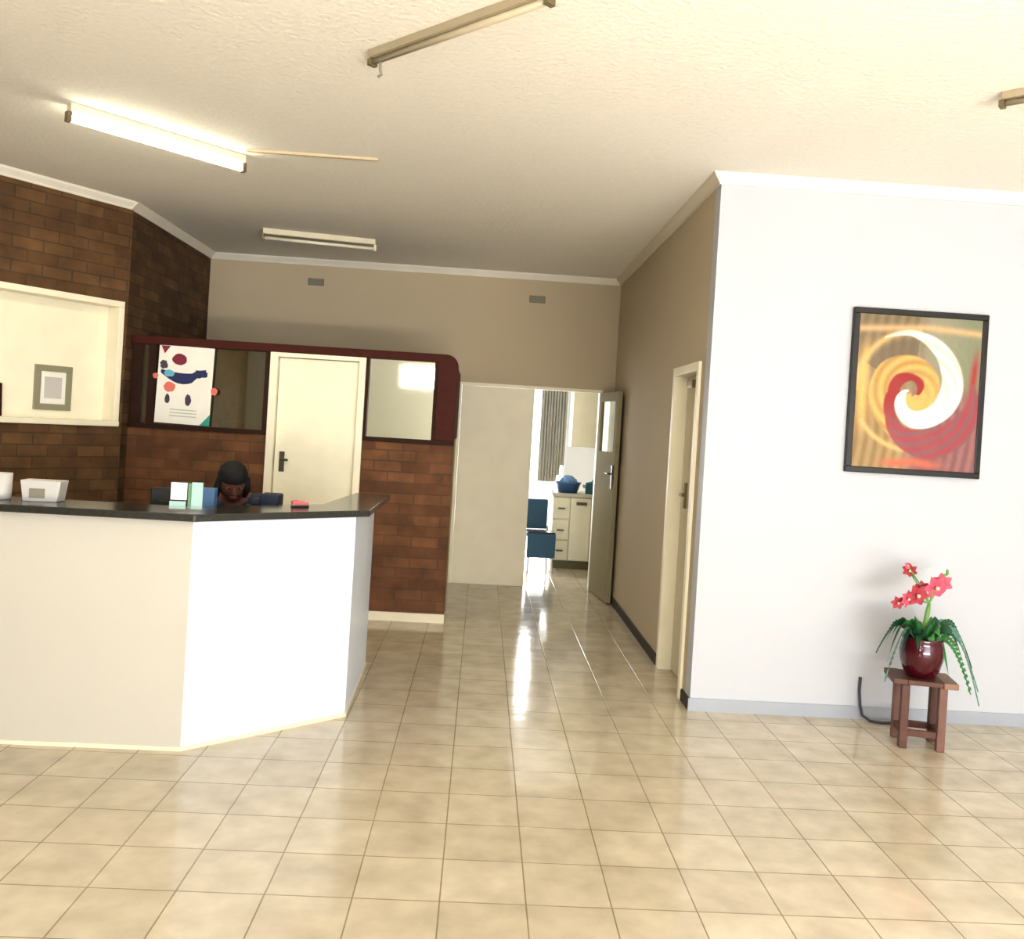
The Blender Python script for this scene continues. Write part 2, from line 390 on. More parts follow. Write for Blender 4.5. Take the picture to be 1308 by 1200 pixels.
# venetian look: lower pelmet board reflected in the left window is plain glass; partition door
d = sthing('door_4', ((DX0+DX1)/2, G0, 0)); w = (DX1-DX0)/2
MB().box(-w-.03, -w+.03, -.03, .1, 0, 2.085).box(w-.035, w+.02, -.03, .1, 0, 2.085).box(-w+.03, w-.035, -.03, .1, 2.05, 2.085).build('door_frame', M['cream_bright'], d, bevel=.003)
MB().box(-w+.034, w-.039, .02, .06, .008, 2.046).build('door_leaf', M['cream'], d, bevel=.003)
MB().box(-w+.075, -w+.115, .008, .02, 1.14, 1.30).tube([(-w+.095, .02, 1.24), (-w+.095, -.02, 1.24), (-w+.15, -.02, 1.235)], .01).build('door_handle', M['dark_metal'], d, bevel=.002)
# notice on the left glazing
px0, px1, pz0, pz1 = -2.585, -2.155, 1.47, 2.085
t = thing('poster', 'white notice poster with navy and maroon artwork on the dark glazing', 'poster', ((px0+px1)/2, G0-.02, (pz0+pz1)/2))
t.rotation_euler = (0, math.radians(1.2), 0)
w, h = (px1-px0)/2, (pz1-pz0)/2
MB().box(-w, w, 0, .004, -h, h).build('sheet', M['paper'], t)
def blob(name, m, pts, y=-.003):
    return MB().prism(pts, y, 0, swap=True).build(name, m, t)
def ell(cx, cz, rx, rz, n=14, a0=0, wob=.12):
    random.seed(int(abs(cx*1000)+abs(cz*777)))
    return [(cx+rx*math.cos(2*PI*k/n+a0)*(1+random.uniform(-wob, wob)), cz+rz*math.sin(2*PI*k/n+a0)*(1+random.uniform(-wob, wob))) for k in range(n)]
blob('maroon_mark', M['poster_red'], ell(-.05, .2, .055, .045))
arc = [(-.19+.035*i, .10-.05*math.sin(i/10*PI)+(.02 if i > 7 else 0)) for i in range(11)]
blob('navy_mark', M['poster_navy'], [(a, b+.035*math.sin(PI*(i+.5)/11)+.008) for i, (a, b) in enumerate(arc)] + [(a, b-.035*math.sin(PI*(i+.5)/11)-.008) for i, (a, b) in reversed(list(enumerate(arc)))])
blob('navy_mark', M['poster_navy'], ell(.12, .095, .05, .03, wob=.3), -.005); blob('grey_mark', M['poster_dark'], ell(-.17, .15, .03, .035, wob=.3)); blob('maroon_mark', M['poster_red'], [(-.2, .30), (-.13, .30), (-.17, .24)])
blob('blue_mark', M['poster_blue'], ell(-.125, .085, .04, .028), -.006)
blob('coral_mark', M['poster_coral'], ell(-.115, -.02, .045, .04))
blob('dark_mark', M['poster_dark'], ell(.035, -.115, .024, .045))
blob('dark_mark', M['poster_dark'], ell(-.125, -.115, .018, .038))
blob('teal_corner', M['poster_teal'], [(w, -h), (w, -h+.09), (w-.075, -h)])
for k in range(3): blob('text_line', M['poster_grey'], [(-.1, -.2-.025*k), (.11, -.2-.025*k), (.11, -.192-.025*k), (-.1, -.192-.025*k)])
blob('red_tab', M['poster_coral'], ell(-w-.015, .06, .022, .022), -.002); blob('red_tab', M['poster_coral'], ell(w+.02, -.03, .025, .03), -.002)

# ------------------------------------------------------------------ reception counter
CP = [Vector((-4.2, 4.15)), Vector((-1.32, 4.185)), Vector((-.648, 4.775)), Vector((-.672, 5.80))]
def offs(path, d):
    out = []
    for i, p in enumerate(path):
        n = []
        for a, b in ((i-1, i), (i, i+1)):
            if 0 <= a and b < len(path):
                t_ = (path[b]-path[a]).normalized(); n.append(Vector((t_.y, -t_.x)))
        m_ = sum(n, Vector((0, 0))).normalized(); out.append(p + m_*(d/m_.dot(n[0])))
    return out
ct = thing('reception_counter', 'angled white reception counter with a dark polished top', 'counter', (-2, 4.6, 0))
inv = Vector((-2, 4.6))
inner = offs(CP, -.12)
for i in range(3):
    poly = [CP[i]-inv, CP[i+1]-inv, inner[i+1]-inv, inner[i]-inv]
    o = MB().prism([tuple(p) for p in poly], 0.0, 1.08).build('front_panel', M['counter_shaded'] if i == 0 else M['counter'], ct)
    if i == 0: o['label'] = 'left front panel with shade in its colour'
so, si = offs(CP, .075), offs(CP, -.32)
so[-1] = Vector((-.575, 5.81)); si[2] = Vector((-.86, 4.93)); si[-1] = Vector((-.80, 5.81)); si[1] = si[1] + Vector((0, -.06))
MB().prism([tuple(p-inv) for p in so+si[::-1]], 1.08, 1.115).build('countertop', M['slab'], ct, bevel=.006)
kb = offs(CP, .008); kbi = offs(CP, -.02)
MB().prism([tuple(p-inv) for p in kb+kbi[::-1]], 0, .02).build('kickboard', M['skirt_cream'], ct)
# lower work desk behind
DP = [Vector((-3.6, 4.155)), *CP[1:]]; dk = offs(DP, -.13); dk2 = offs(DP, -.75)
t = thing('work_desk', 'brown work desk behind the reception counter', 'desk', (-2, 5.2, 0))
iv = Vector((-2, 5.2))
MB().prism([tuple(p-iv) for p in dk[:3]+dk2[:3][::-1]], .70, .735).build('desktop', M['desk'], t)
for (x, y) in ((-3.5, 4.8), (-1.75, 4.8), (-1.25, 5.05), (-2.7, 4.8)):
    MB().box(x+2-.025, x+2+.025, y-5.2-.025, y-5.2+.025, 0, .70).build('leg', M['mahogany'], t)

# things on and behind the counter ---------------------------------
CT = 1.115
t = thing('desk_box', 'small white box with a dark front on the counter top', 'box', (-2.07, 4.33, CT), math.radians(4))
MB().prism([(-.085, 0), (.07, 0), (.085, .1), (-.1, .1)], -.05, .05, swap=True).build('body', M['white'], t, bevel=.004)
MB().box(-.055, .015, -.054, -.048, .018, .062).build('front_label', M['vent'], t)
t = thing('mug', 'white mug at the left end of the counter top', 'mug', (-2.27, 4.31, CT))
MB().lathe([(.04, 0), (.045, .01), (.047, .125), (.041, .125), (.04, .02)], n=28).build('body', M['white'], t, smooth=True)
MB().tube([(-.043, 0, .1), (-.075, 0, .095), (-.085, 0, .065), (-.07, 0, .035), (-.043, 0, .03)], .007, 8).build('handle', M['white'], t, smooth=True)
t = thing('leaflet_holder', 'white and green leaflet holder standing on the counter top', 'leaflet holder', (-1.36, 4.19, CT), math.radians(8))
MB().box(-.075, .075, -.03, .03, 0, .012).box(-.075, .075, .02, .028, .012, .14).box(-.075, .075, -.03, -.026, .012, .03).build('stand', M['glass'], t)
MB().box(-.072, .0, .008, .014, .055, .135).build('white_leaflet', M['paper'], t)
MB().box(-.072, .0, -.012, -.006, .014, .05).build('pale_leaflet', M['aqua'], t)
MB().box(.006, .02, .004, .012, .014, .135).build('green_leaflet', M['green'], t)
MB().box(.022, .072, -.002, .004, .014, .14).build('aqua_leaflet', M['aqua'], t)
# black monitor (seen from behind), its foot on the desk
t = thing('monitor', 'black computer monitor seen from behind, left of the seated person', 'monitor', (-1.645, 4.87, .735), math.radians(6))
MB().box(-.11, .11, -.09, .09, 0, .015).build('base', M['black'], t, bevel=.004)
MB().box(-.025, .025, -.015, .015, .015, .2).build('stand', M['black'], t)
MB().box(-.125, .125, .0, .035, .14, .425).box(-.08, .06, -.03, 0, .18, .36).build('screen_housing', M['black'], t, bevel=.006)
t = tag(MB().box(-.045, .045, -.03, .03, 0, .44).build('document_file', M['blue_folder'], bevel=.004), 'blue file standing on the desk behind the leaflet holder', 'file')
t.location = (-1.465, 4.86, .735)
t = thing('desktop_printer', 'navy office machine with a pale label, right of the seated person', 'printer', (-1.195, 4.94, .735), math.radians(3))
MB().box(-.10, .105, -.07, .08, 0, .35).build('body', M['navy'], t, bevel=.01)
MB().box(.0, .105, -.06, .08, .35, .42).box(-.06, .0, .0, .08, .35, .39).build('lid', M['navy'], t, bevel=.008)
MB().box(0.0, .075, -.076, -.07, .325, .348).build('label_plate', M['label_grey'], t)
t = thing('stapler', 'small pink stapler on the right of the counter top', 'stapler', (-.935, 4.70, CT), math.radians(35))
MB().box(-.045, .045, -.014, .014, 0, .008).build('base', M['black'], t)
MB().prism([(-.045, .012), (.045, .012), (.045, .026), (-.02, .038), (-.045, .034)], -.013, .013, swap=True).build('arm', M['pink'], t, bevel=.003)

# picture frames standing in the niche
def niche_frame(u0, u1, z1, mfr, mpr, name, label):
    r = thing(name, label, 'picture frame'); c = (u0+u1)/2; zb = NZ0+.04 if u0 < -.9 else 1.523
    r.matrix_world = Matrix.Translation(A0) @ Matrix.Rotation(RZ, 4, 'Z') @ Matrix.Translation((c, .085, zb+.002)) @ Matrix.Rotation(math.radians(-4 if u0 < -.9 else 0), 4, 'X') @ Matrix.Translation((0, 0 if u0 < -.9 else .049, 0))
    w, h, b = (u1-u0)/2, z1-zb, .045
    MB().box(-w, w, -.012, .006, 0, b).box(-w, w, -.012, .006, h-b, h).box(-w, -w+b, -.012, .006, b, h-b).box(w-b, w, -.012, .006, b, h-b).build('frame', mfr, r, bevel=.003)
    MB().box(-w+b, w-b, -.003, .004, b, h-b).build('mount', M['paper'], r)
    MB().box(-w+b+.03, w-b-.03, -.005, -.003, b+.04, h-b-.04).build('print', mpr, r)
niche_frame(-.60, -.32, 1.85, M['frame_grey'], M['print_grey'], 'picture_frame', 'olive grey picture frame with pale print hanging in the wall niche')
niche_frame(-1.06, -.845, 1.695, M['mahogany_dark'], M['vent'], 'picture_frame', 'dark brown small frame at the left edge of the wall niche')

# ------------------------------------------------------------------ person seated behind the counter
def skin_body(name, verts, edges, radii, root, m, parent, sub=2):
    me = bpy.data.meshes.new(name); me.from_pydata(verts, edges, []); o = bpy.data.objects.new(name, me); COL.objects.link(o); o.parent = parent
    me.materials.append(m)
    md = o.modifiers.new('skin', 'SKIN'); md.use_smooth_shade = True
    for i, r in enumerate(radii):
        v = me.skin_vertices[0].data[i]; v.radius = r if isinstance(r, tuple) else (r, r); v.use_root = (i == root)
    s = o.modifiers.new('sub', 'SUBSURF'); s.levels = sub; s.render_levels = sub
    return o
per = thing('person', 'person with black hair and slate blue top seated behind the counter', 'person', (-1.44, 5.3, 0), math.radians(6))
# body faces -y (toward the counter); skin figure (clothing follows as separate children)
V, E, Rr = [], [], []
def jv(p, r, par=None):
    V.append(p); Rr.append(r)
    if par is not None: E.append((par, len(V)-1))
    return len(V)-1
pel = jv((0, .08, .52), (.135, .11)); sp = jv((0, .08, .68), (.12, .095), pel); ch = jv((0, .05, .90), (.135, .10), sp)
ns = jv((0, .02, 1.075), (.075, .065), ch); nk = jv((0, -.03, 1.10), .048, ns); hb = jv((0, -.065, 1.12), .052, nk); hm = jv((0, -.09, 1.175), (.068, .075), hb)
for s in (-1, 1):
    sh = jv((s*.155, .04, 1.055), .05, ns); el = jv((s*.215, -.04, .79), .042, sh); wr = jv((s*.075, -.27, .775), .027, el); pm = jv((s*.06, -.32, .772), (.03, .02), wr)
    hip = jv((s*.09, -.02, .50), .085, pel); kn = jv((s*.12, -.38, .52), .06, hip); an = jv((s*.12, -.36, .09), .04, kn); toe = jv((s*.12, -.5, .04), .033, an)
skin_body('body', V, E, Rr, 0, M['skin'], per)
for s in (-1, 1):
    for k, (dx, ln) in enumerate(((-.022, .055), (-.008, .065), (.007, .06), (.02, .048))):
        b = (s*.06+dx, -.335, .773)
        skin_body('finger', [b, (b[0], b[1]-ln*.45, b[2]+.008), (b[0], b[1]-ln*.8, b[2]-.002), (b[0], b[1]-ln, b[2]-.012)], [(0, 1), (1, 2), (2, 3)], [.009, .0085, .008, .006], 0, M['skin'], per, 1)
    b = (s*.06-s*.022, -.30, .773)
    skin_body('thumb', [b, (b[0]-s*.012, b[1]-.025, b[2]), (b[0]-s*.018, b[1]-.05, b[2]-.006)], [(0, 1), (1, 2)], [.011, .0095, .007], 0, M['skin'], per, 1)
# clothing: blouse torso with sleeves, trousers
V, E, Rr = [], [], []
pel = jv((0, .08, .54), (.15, .125)); sp = jv((0, .08, .70), (.138, .112), pel); ch = jv((0, .05, .91), (.15, .118), sp); ns = jv((0, .02, 1.095), (.13, .115), ch)
for s in (-1, 1):
    sh = jv((s*.17, .04, 1.055), .10, ns); el = jv((s*.22, -.04, .80), .062, sh); wr = jv((s*.10, -.20, .79), .042, el)
o = skin_body('blouse', V, E, Rr, 0, M['slate'], per)
V, E, Rr = [], [], []
pel = jv((0, .06, .5), (.15, .12))
for s in (-1, 1):
    hip = jv((s*.09, -.02, .505), .1, pel); kn = jv((s*.12, -.38, .52), .075, hip); an = jv((s*.12, -.36, .12), .052, kn)
skin_body('trousers', V, E, Rr, 0, M['navy'], per)
# head details: bowed forward, turned slightly to the right of the view
HM = Matrix.Translation((0, -.10, 1.185)) @ Matrix.Rotation(math.radians(18), 4, 'Z') @ Matrix.Rotation(math.radians(30), 4, 'X')
hd = MB()
hd.ball((0, .0, .0), (.072, .088, .108), 4, HM)
for v in hd.bm.verts:
    q = HM.inverted() @ v.co
    if q.z < -.02: q.x *= 1-.28*min(1, (-q.z-.02)/.09)
    v.co = HM @ q
hd.ball((0, -.088, -.018), (.014, .016, .012), 2, HM)
hd.tube([tuple(HM @ Vector(p)) for p in ((0, -.080, .02), (0, -.088, -.008), (0, -.093, -.018))], [.006, .009, .011], 8)
for s in (-1, 1): hd.ball((s*.073, .005, -.01), (.009, .018, .028), 2, HM)
hd.build('head', M['skin'], per, smooth=True)
for s in (-1, 1):
    e_ = MB().ball((s*.029, -.076, .012), (.013, .007, .006), 2, HM).build('eye', M['eye'], per, smooth=True)
    MB().ball((s*.029, -.082, .011), (.006, .004, .006), 2, HM).build('iris', M['hair'], e_, smooth=True)
MB().ball((0, -.079, -.052), (.022, .007, .008), 2, HM).build('mouth', M['lip'], per, smooth=True)
ha = MB().ball((0, .012, .026), (.085, .098, .102), 4, HM)
for v in ha.bm.verts:
    q = HM.inverted() @ v.co
    if q.y < -.03 and q.z < .035: q.y = -.03
    q += Vector((random.uniform(-1, 1), random.uniform(-1, 1), random.uniform(-1, 1)))*.0025
    v.co = HM @ q
for s in (-1, 1): ha.tube([tuple(HM @ Vector((s*.074, -.01, .04))), tuple(HM @ Vector((s*.084, -.02, -.03))), tuple(HM @ Vector((s*.078, -.01, -.09)))], [.018, .022, .012], 10)
ha.ball((0, .05, -.04), (.072, .06, .09), 3, HM)
ha.build('hair', M['hair'], per, smooth=True)
# chair
t = thing('office_chair', 'dark office chair under the seated person', 'chair', (-1.44, 5.36, 0), math.radians(6))
MB().box(-.23, .23, -.24, .22, .35, .40).build('seat', M['slate'], t, bevel=.02)
MB().box(-.2, .2, .21, .26, .50, .88).build('backrest', M['slate'], t, bevel=.02)
MB().box(-.03, .03, .19, .22, .36, .55).build('back_bracket', M['black'], t); MB().tube([(0, 0, .35), (0, 0, .08)], .025).build('column', M['black'], t)
for k in range(5):
    a = 2*PI*k/5+.3
    l = MB().tube([(0, 0, .09), (.26*math.cos(a), .26*math.sin(a), .06)], .018, 8); l.ball((.26*math.cos(a), .26*math.sin(a), .03), .029, 2)
    l.build('leg', M['black'], t)

# ------------------------------------------------------------------ ceiling fittings
def batten(p, q, label, lit=False, pale=False, group=None, tombs=True, droop=0.):
    p, q = Vector(p), Vector(q); c = (p+q)/2; L_ = (q-p).length; a = math.atan2((q-p).y, (q-p).x)
    t = thing('fluorescent_light', label, 'ceiling light', (c.x, c.y, ZC), a)
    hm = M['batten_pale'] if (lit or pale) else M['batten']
    hh = -.045 if (lit or pale) else -.032; MB().box(-L_/2, L_/2, -.028, .028, hh, 0).build('housing', hm, t, bevel=.003)
    for s in (-1, 1): MB().box(s*L_/2-.012, s*L_/2+.012, -.02, .02, -.10 if (lit or pale) else -.062, hh).build('lampholder', M['bronze'] if not pale or s < 0 else hm, t, bevel=.003)
    MB().tube([(-L_/2+.015, 0, hh-.033 if (lit or pale) else hh-.012), (L_/2-.015, 0, hh-.033 if (lit or pale) else hh-.012)], .019 if lit else .014, 14).build('tube', M['tube_on'] if lit else (M['tube_pale'] if pale else M['tube_off']), t, smooth=True)
    return t
batten((-2.26, 4.74), (-1.555, 5.49), 'lit fluorescent ceiling light glowing yellow white', lit=True)
t = batten((-1.955, 7.60), (-1.03, 7.77), 'unlit pale fluorescent light close to the far wall', pale=True)
def sc_(p): return (p[0]*1.23, p[1]*1.23)
t = batten((-.56, 3.80), (.145, 3.14), 'unlit fluorescent light with shadow in its colour at the top centre of the view')
MB().tube([(-.43, 0, -.055), (-.43, 0, -.085), (-.435, .012, -.105), (-.44, 0, -.115)], .006, 8).build('starter', M['vent'], t)
batten((2.14, 3.74), (2.84, 3.08), 'unlit fluorescent light with shadow in its colour cut by the right edge of the view')
tag(MB().box(-1.50, -.72, 5.335, 5.36, ZC-.014, ZC).build('conduit', mat('conduit_tan', (.66, .55, .38), .5)), 'thin tan conduit on the ceiling leading from the lit tube', 'conduit')
for x, z, lb in ((-1.75, 2.935, 'small grey wall vent above the partition'), (.47, 2.905, 'small grey wall vent above the kitchen doorway')):
    t = thing('wall_vent', lb, 'vent', (x, YF, z))
    MB().box(-.08, .08, -.012, 0, -.035, .035).build('frame', M['vent'], t, bevel=.003)
    s_ = MB()
    for k in range(4): s_.box(-.065, .065, -.018, -.012, -.026+k*.015, -.020+k*.015)
    s_.build('louvre', M['frame_grey'], t)

# ------------------------------------------------------------------ painting
def painting():
    cx, cz, w, h = 2.54, 1.945, .403, .485
    t = thing('framed_painting', 'black framed abstract painting with a gold, white and red spiral', 'painting', (cx, YR-.035, cz))
    b = .035
    MB().box(-w, w, 0, .035, -h, -h+b).box(-w, w, 0, .035, h-b, h).box(-w, -w+b, 0, .035, -h+b, h-b).box(w-b, w, 0, .035, -h+b, h-b).build('frame', M['frame_black'], t, bevel=.004)
    nx, nz = 150, 180
    gold, gold2, brown = (.80, .47, .14), (.50, .33, .11), (.30, .22, .12)
    white, grey, olive = (.92, .92, .82), (.45, .43, .33), (.27, .27, .18)
    red, wine, mauve = (.52, .045, .04), (.40, .09, .10), (.32, .14, .15)
    def mixc(a, b_, f): f = max(0, min(1, f)); return tuple(x*(1-f)+y*f for x, y in zip(a, b_))
    def ss(a, b_, x): x = max(0, min(1, (x-a)/(b_-a))); return x*x*(3-2*x)
    bm = bmesh.new(); vs = []; cols = []
    W2, H2 = w-b, h-b
    # arms as (angle in degrees, inner radius, outer radius), winding outward from the eye
    ARM = {'gold': [(200, 0, 45), (270, 20, 100), (360, 20, 150), (450, 112, 212), (500, 120, 245), (540, 135, 245), (590, 170, 262), (630, 255, 300), (660, 300, 318)],
           'white': [(150, 18, 34), (180, 30, 66), (225, 48, 130), (270, 100, 200), (315, 122, 235), (360, 148, 285), (400, 205, 318), (430, 270, 345), (455, 330, 362), (480, 350, 356)],
           'red': [(-20, 15, 40), (0, 22, 50), (50, 40, 95), (90, 68, 108), (135, 70, 140), (180, 68, 140), (225, 132, 205), (262, 202, 330), (290, 226, 400), (320, 262, 420), (350, 310, 400), (372, 345, 352)]}
    def arm(name, th, r):
        T = ARM[name]; best = -99; ba = 0
        for k in (-360, 0, 360, 720):
            a = th+k
            if T[0][0] <= a <= T[-1][0]:
                for p, q in zip(T, T[1:]):
                    if p[0] <= a <= q[0]:
                        f = (a-p[0])/(q[0]-p[0]); lo = p[1]+(q[1]-p[1])*f; hi = p[2]+(q[2]-p[2])*f
                        d_ = min(r-lo, hi-r)
                        if d_ > best: best, ba = d_, a
        return ss(-7, 7, best), ba
    def colour(u, v):
        X = u*350+30; Y = v*440
        r = math.hypot(X, Y)+1e-4; th = math.degrees(math.atan2(Y, X))
        fib = .5+.5*math.sin(u*38+3*math.sin(v*3))
        tl = mixc((.20, .145, .07), (.34, .27, .16), .5*fib+.5*ss(.9, .2, v)); tr = mixc((.33, .31, .22), (.23, .26, .16), ss(.2, .9, u)*.8)
        br_ = mixc((.25, .10, .105), (.36, .17, .16), fib*ss(.1, .7, u)); bl = mixc((.30, .19, .06), (.50, .36, .18), .6*fib+.4*ss(-.6, 0, u))
        top = mixc(tl, tr, ss(-.15, .25, u)); bot = mixc(bl, br_, ss(-.3, .1, u))
        c = mixc(bot, top, ss(-.15, .2, v))
        c = mixc(c, (.78, .48, .15), math.exp(-((u+.90-.10*v*v)/.085)**2)*ss(.75, .2, abs(v-.05)))
        c = mixc(c, (.40, .03, .03), math.exp(-((u-.93+.10*max(0, .5-v))/.06)**2)*ss(.55, .1, abs(v-.2)))
        c = mixc(c, (.75, .45, .38), math.exp(-((u-.82)/.03)**2)*ss(.35, .1, abs(v+.35))*.8)
        c = mixc(c, (.62, .16, .09), math.exp(-((v+.93-.10*max(0, .3-abs(u)))/.055)**2)*ss(.7, .2, abs(u+.05)))
        c = mixc(c, (.72, .48, .25), math.exp(-((v-.86+.05*abs(u-.1))/.045)**2)*.8)
        # thin gold rim from the top round the upper left
        rim = 338+14*math.sin(math.radians(th*2-90))
        if 85 < th < 185: c = mixc(c, (.78, .50, .20), math.exp(-((r-rim)/17)**2)*.85)
        if 85 < th < 150: c = mixc(c, (.17, .12, .07), ss(200, 225, r)*ss(325, 290, r)*.7)
        if -150 < th < -95: c = mixc(c, (.78, .50, .20), math.exp(-((r-330)/14)**2)*.9)
        k, a = arm('gold', th, r); st = .5+.5*math.sin(r*.11+a*.03)
        c = mixc(c, mixc((.75, .46, .14), (.48, .29, .08), st*ss(250, 480, a)), k)
        k, a = arm('red', th, r)
        c = mixc(c, mixc((.36, .018, .016), mixc((.40, .06, .07), (.27, .10, .12), st), ss(190, 270, a)), k)
        k, a = arm('white', th, r)
        c = mixc(c, mixc((.90, .90, .82), (.55, .55, .42), st*.6*ss(300, 380, a)), k)
        return c
    for j in range(nz+1):
        for i in range(nx+1):
            u, v = 2*i/nx-1, 2*j/nz-1
            vs.append(bm.verts.new((u*W2, .006+.0008*math.sin(13*u+9*v), v*H2))); cols.append(colour(u, v))
    for j in range(nz):
        for i in range(nx):
            a = j*(nx+1)+i; bm.faces.new((vs[a], vs[a+1], vs[a+nx+2], vs[a+nx+1]))
    me = bpy.data.meshes.new('canvas'); bm.to_mesh(me); bm.free()
    at = me.color_attributes.new('paint', 'FLOAT_COLOR', 'POINT')
    for i, c in enumerate(cols): at.data[i].color = (*c, 1)
    for p in me.polygons: p.use_smooth = True
    m = bpy.data.materials.new('oil_paint'); m.use_nodes = True; nt = m.node_tree
    a = nt.nodes.new('ShaderNodeVertexColor'); a.layer_name = 'paint'
    no = nt.nodes.new('ShaderNodeTexNoise'); no.inputs['Scale'].default_value = 25
    mx = nt.nodes.new('ShaderNodeMix'); mx.data_type = 'RGBA'; mx.blend_type = 'MULTIPLY'; mx.inputs[0].default_value = .3
    nt.links.new(a.outputs['Color'], mx.inputs[6]); nt.links.new(no.outputs['Fac'], mx.inputs[7])
    nt.links.new(mx.outputs[2], nt.nodes['Principled BSDF'].inputs['Base Color']); nt.nodes['Principled BSDF'].inputs['Roughness'].default_value = .45
    me.materials.append(m)
    o = bpy.data.objects.new('canvas', me); COL.objects.link(o); o.parent = t
painting()

# ------------------------------------------------------------------ plant stool, pot, plant, cable
SX, SY, SA = 2.475, 4.77, math.radians(-13)
t = thing('plant_stool', 'small red brown wooden stool carrying the burgundy flower pot', 'stool', (SX, SY, 0), SA)
SH = .375
MB().box(-.165, -.09, -.12, .12, SH-.03, SH).box(-.09, .09, -.12, .12, SH-.028, SH-.002).build('seat', M['stool_wood'], t, bevel=.004)
o = MB().box(.09, .165, -.12, .12, SH-.032, SH).build('seat_end', M['stool_wood_pale'], t, bevel=.004)
for sx in (-1, 1):
    for sy in (-1, 1):
        MB().prism([(sx*.095-.021, sy*.085-.021), (sx*.095+.021, sy*.085-.021), (sx*.095+.021, sy*.085+.021), (sx*.095-.021, sy*.085+.021)], 0, SH-.03).build('leg', M['stool_wood'] if sx*sy > 0 else mat('stool_leg', (.20, .10, .075), .5, bump=(15., .35, .1)), t, bevel=.004)
for s in (-1, 1):
    MB().box(-.074, .074, s*.085-.012, s*.085+.012, .065, .10).build('stretcher', M['stool_wood'], t, bevel=.003)
    MB().box(s*.095-.012, s*.095+.012, -.064, .064, .065, .10).build('stretcher', M['stool_wood'], t, bevel=.003)
PX, PY, PZ = SX-.005, SY-.005, SH
t = thing('potted_orchid', 'burgundy glazed pot with pink flowers and arching green leaves on a stool', 'potted plant', (PX, PY, PZ))
MB().lathe([(.068, 0), (.078, .006), (.098, .05), (.112, .10), (.115, .14), (.11, .175), (.103, .2), (.108, .212), (.104, .216), (.096, .205), (.098, .17)], n=44).build('pot', M['pot'], t, smooth=True)
MB().lathe([(.097, .185), (.05, .196), (.005, .2)], n=24).build('soil', M['soil'], t, smooth=True)
def blade(az, out, rise, drop, w, m, lean=.8, n=14, name='leaf', z0=.19):
    dx, dy = math.cos(az), math.sin(az); pts = []; ws = []
    for i in range(n+1):
        s = i/n; x = out*(s**.85); z = z0 + rise*math.sin(min(1, s*1.6)*PI/2) - drop*max(0, s-.25)**1.7
        pts.append((dx*(.03+x), dy*(.03+x), z)); ws.append(w*max(.06, math.sin(PI*min(1, .12+s*.92)))*(1 if s < .6 else 1-.4*(s-.6)))
    return MB().strip(pts, ws, (-dy, dx, lean), .35).build(name, m, t, smooth=True)
random.seed(11)
spec = [(PI+.1, .17, .14, .42, .030, 'leaf'), (PI-.35, .17, .13, .32, .028, 'leaf'), (PI+.45, .14, .12, .35, .026, 'leaf_dark'), (2.4, .14, .13, .25, .024, 'leaf'),
        (-.1, .23, .13, .42, .024, 'leaf_dark'), (.25, .22, .14, .35, .024, 'leaf_blue'), (-.45, .18, .12, .36, .026, 'leaf_dark'), (-.8, .12, .05, .38, .026, 'leaf'),
        (.6, .15, .14, .25, .022, 'leaf'), (-1.5, .08, .07, .16, .026, 'leaf'), (-2.2, .11, .08, .2, .026, 'leaf_dark'), (1.4, .12, .13, .2, .024, 'leaf'), (-1.1, .08, .10, .1, .026, 'leaf'),
        (-1.9, .06, .11, .08, .026, 'leaf_dark'), (PI, .07, .12, .05, .026, 'leaf'), (0, .07, .13, .05, .026, 'leaf_dark'), (-1.3, .05, .12, .02, .024, 'leaf'), (-2.6, .08, .11, .1, .026, 'leaf'), (-.3, .09, .10, .12, .026, 'leaf')]
for az, out, rise, drop, w, m in spec: blade(az, out, rise, drop, w, M[m])
# feathery fronds: a rib with paired leaflets
def frond(az, out, rise, drop, m, n=16, ll=.04):
    mb = MB(); dx, dy = math.cos(az), math.sin(az); P = []
    for i in range(n+1):
        s = i/n; x = out*(s**.8); z = .19 + rise*math.sin(min(1, s*1.8)*PI/2) - drop*max(0, s-.2)**1.5
        P.append(Vector((dx*(.03+x), dy*(.03+x), z)))
    mb.tube(P, [.003]*len(P), 6)
    for i in range(3, n):
        d_ = (P[i+1]-P[i-1]).normalized() if i < n else (P[i]-P[i-1]).normalized()
        for s in (-1, 1):
            sd = (Vector((-dy*.5, dx*.5, .7))*s*.8 + d_*.8).normalized(); l = ll*(1.1-.5*i/n)
            a = P[i]; b_ = P[i]+sd*l*.5; c_ = P[i]+sd*l
            wv = d_.cross(sd).cross(sd).normalized()*.012
            f_ = [mb.bm.verts.new(q) for q in (a, b_+wv, c_, b_-wv)]; mb.bm.faces.new(f_)
    return mb.build('frond', m, t)
frond(-.05, .29, .10, .50, M['leaf_blue']); frond(-.3, .27, .13, .62, M['leaf_blue']); frond(.2, .30, .15, .42, M['leaf_dark']); frond(PI+.25, .20, .10, .44, M['leaf_blue']); frond(PI-.15, .21, .13, .30, M['leaf_dark'])
frond(-.6, .22, .06, .42, M['leaf'])
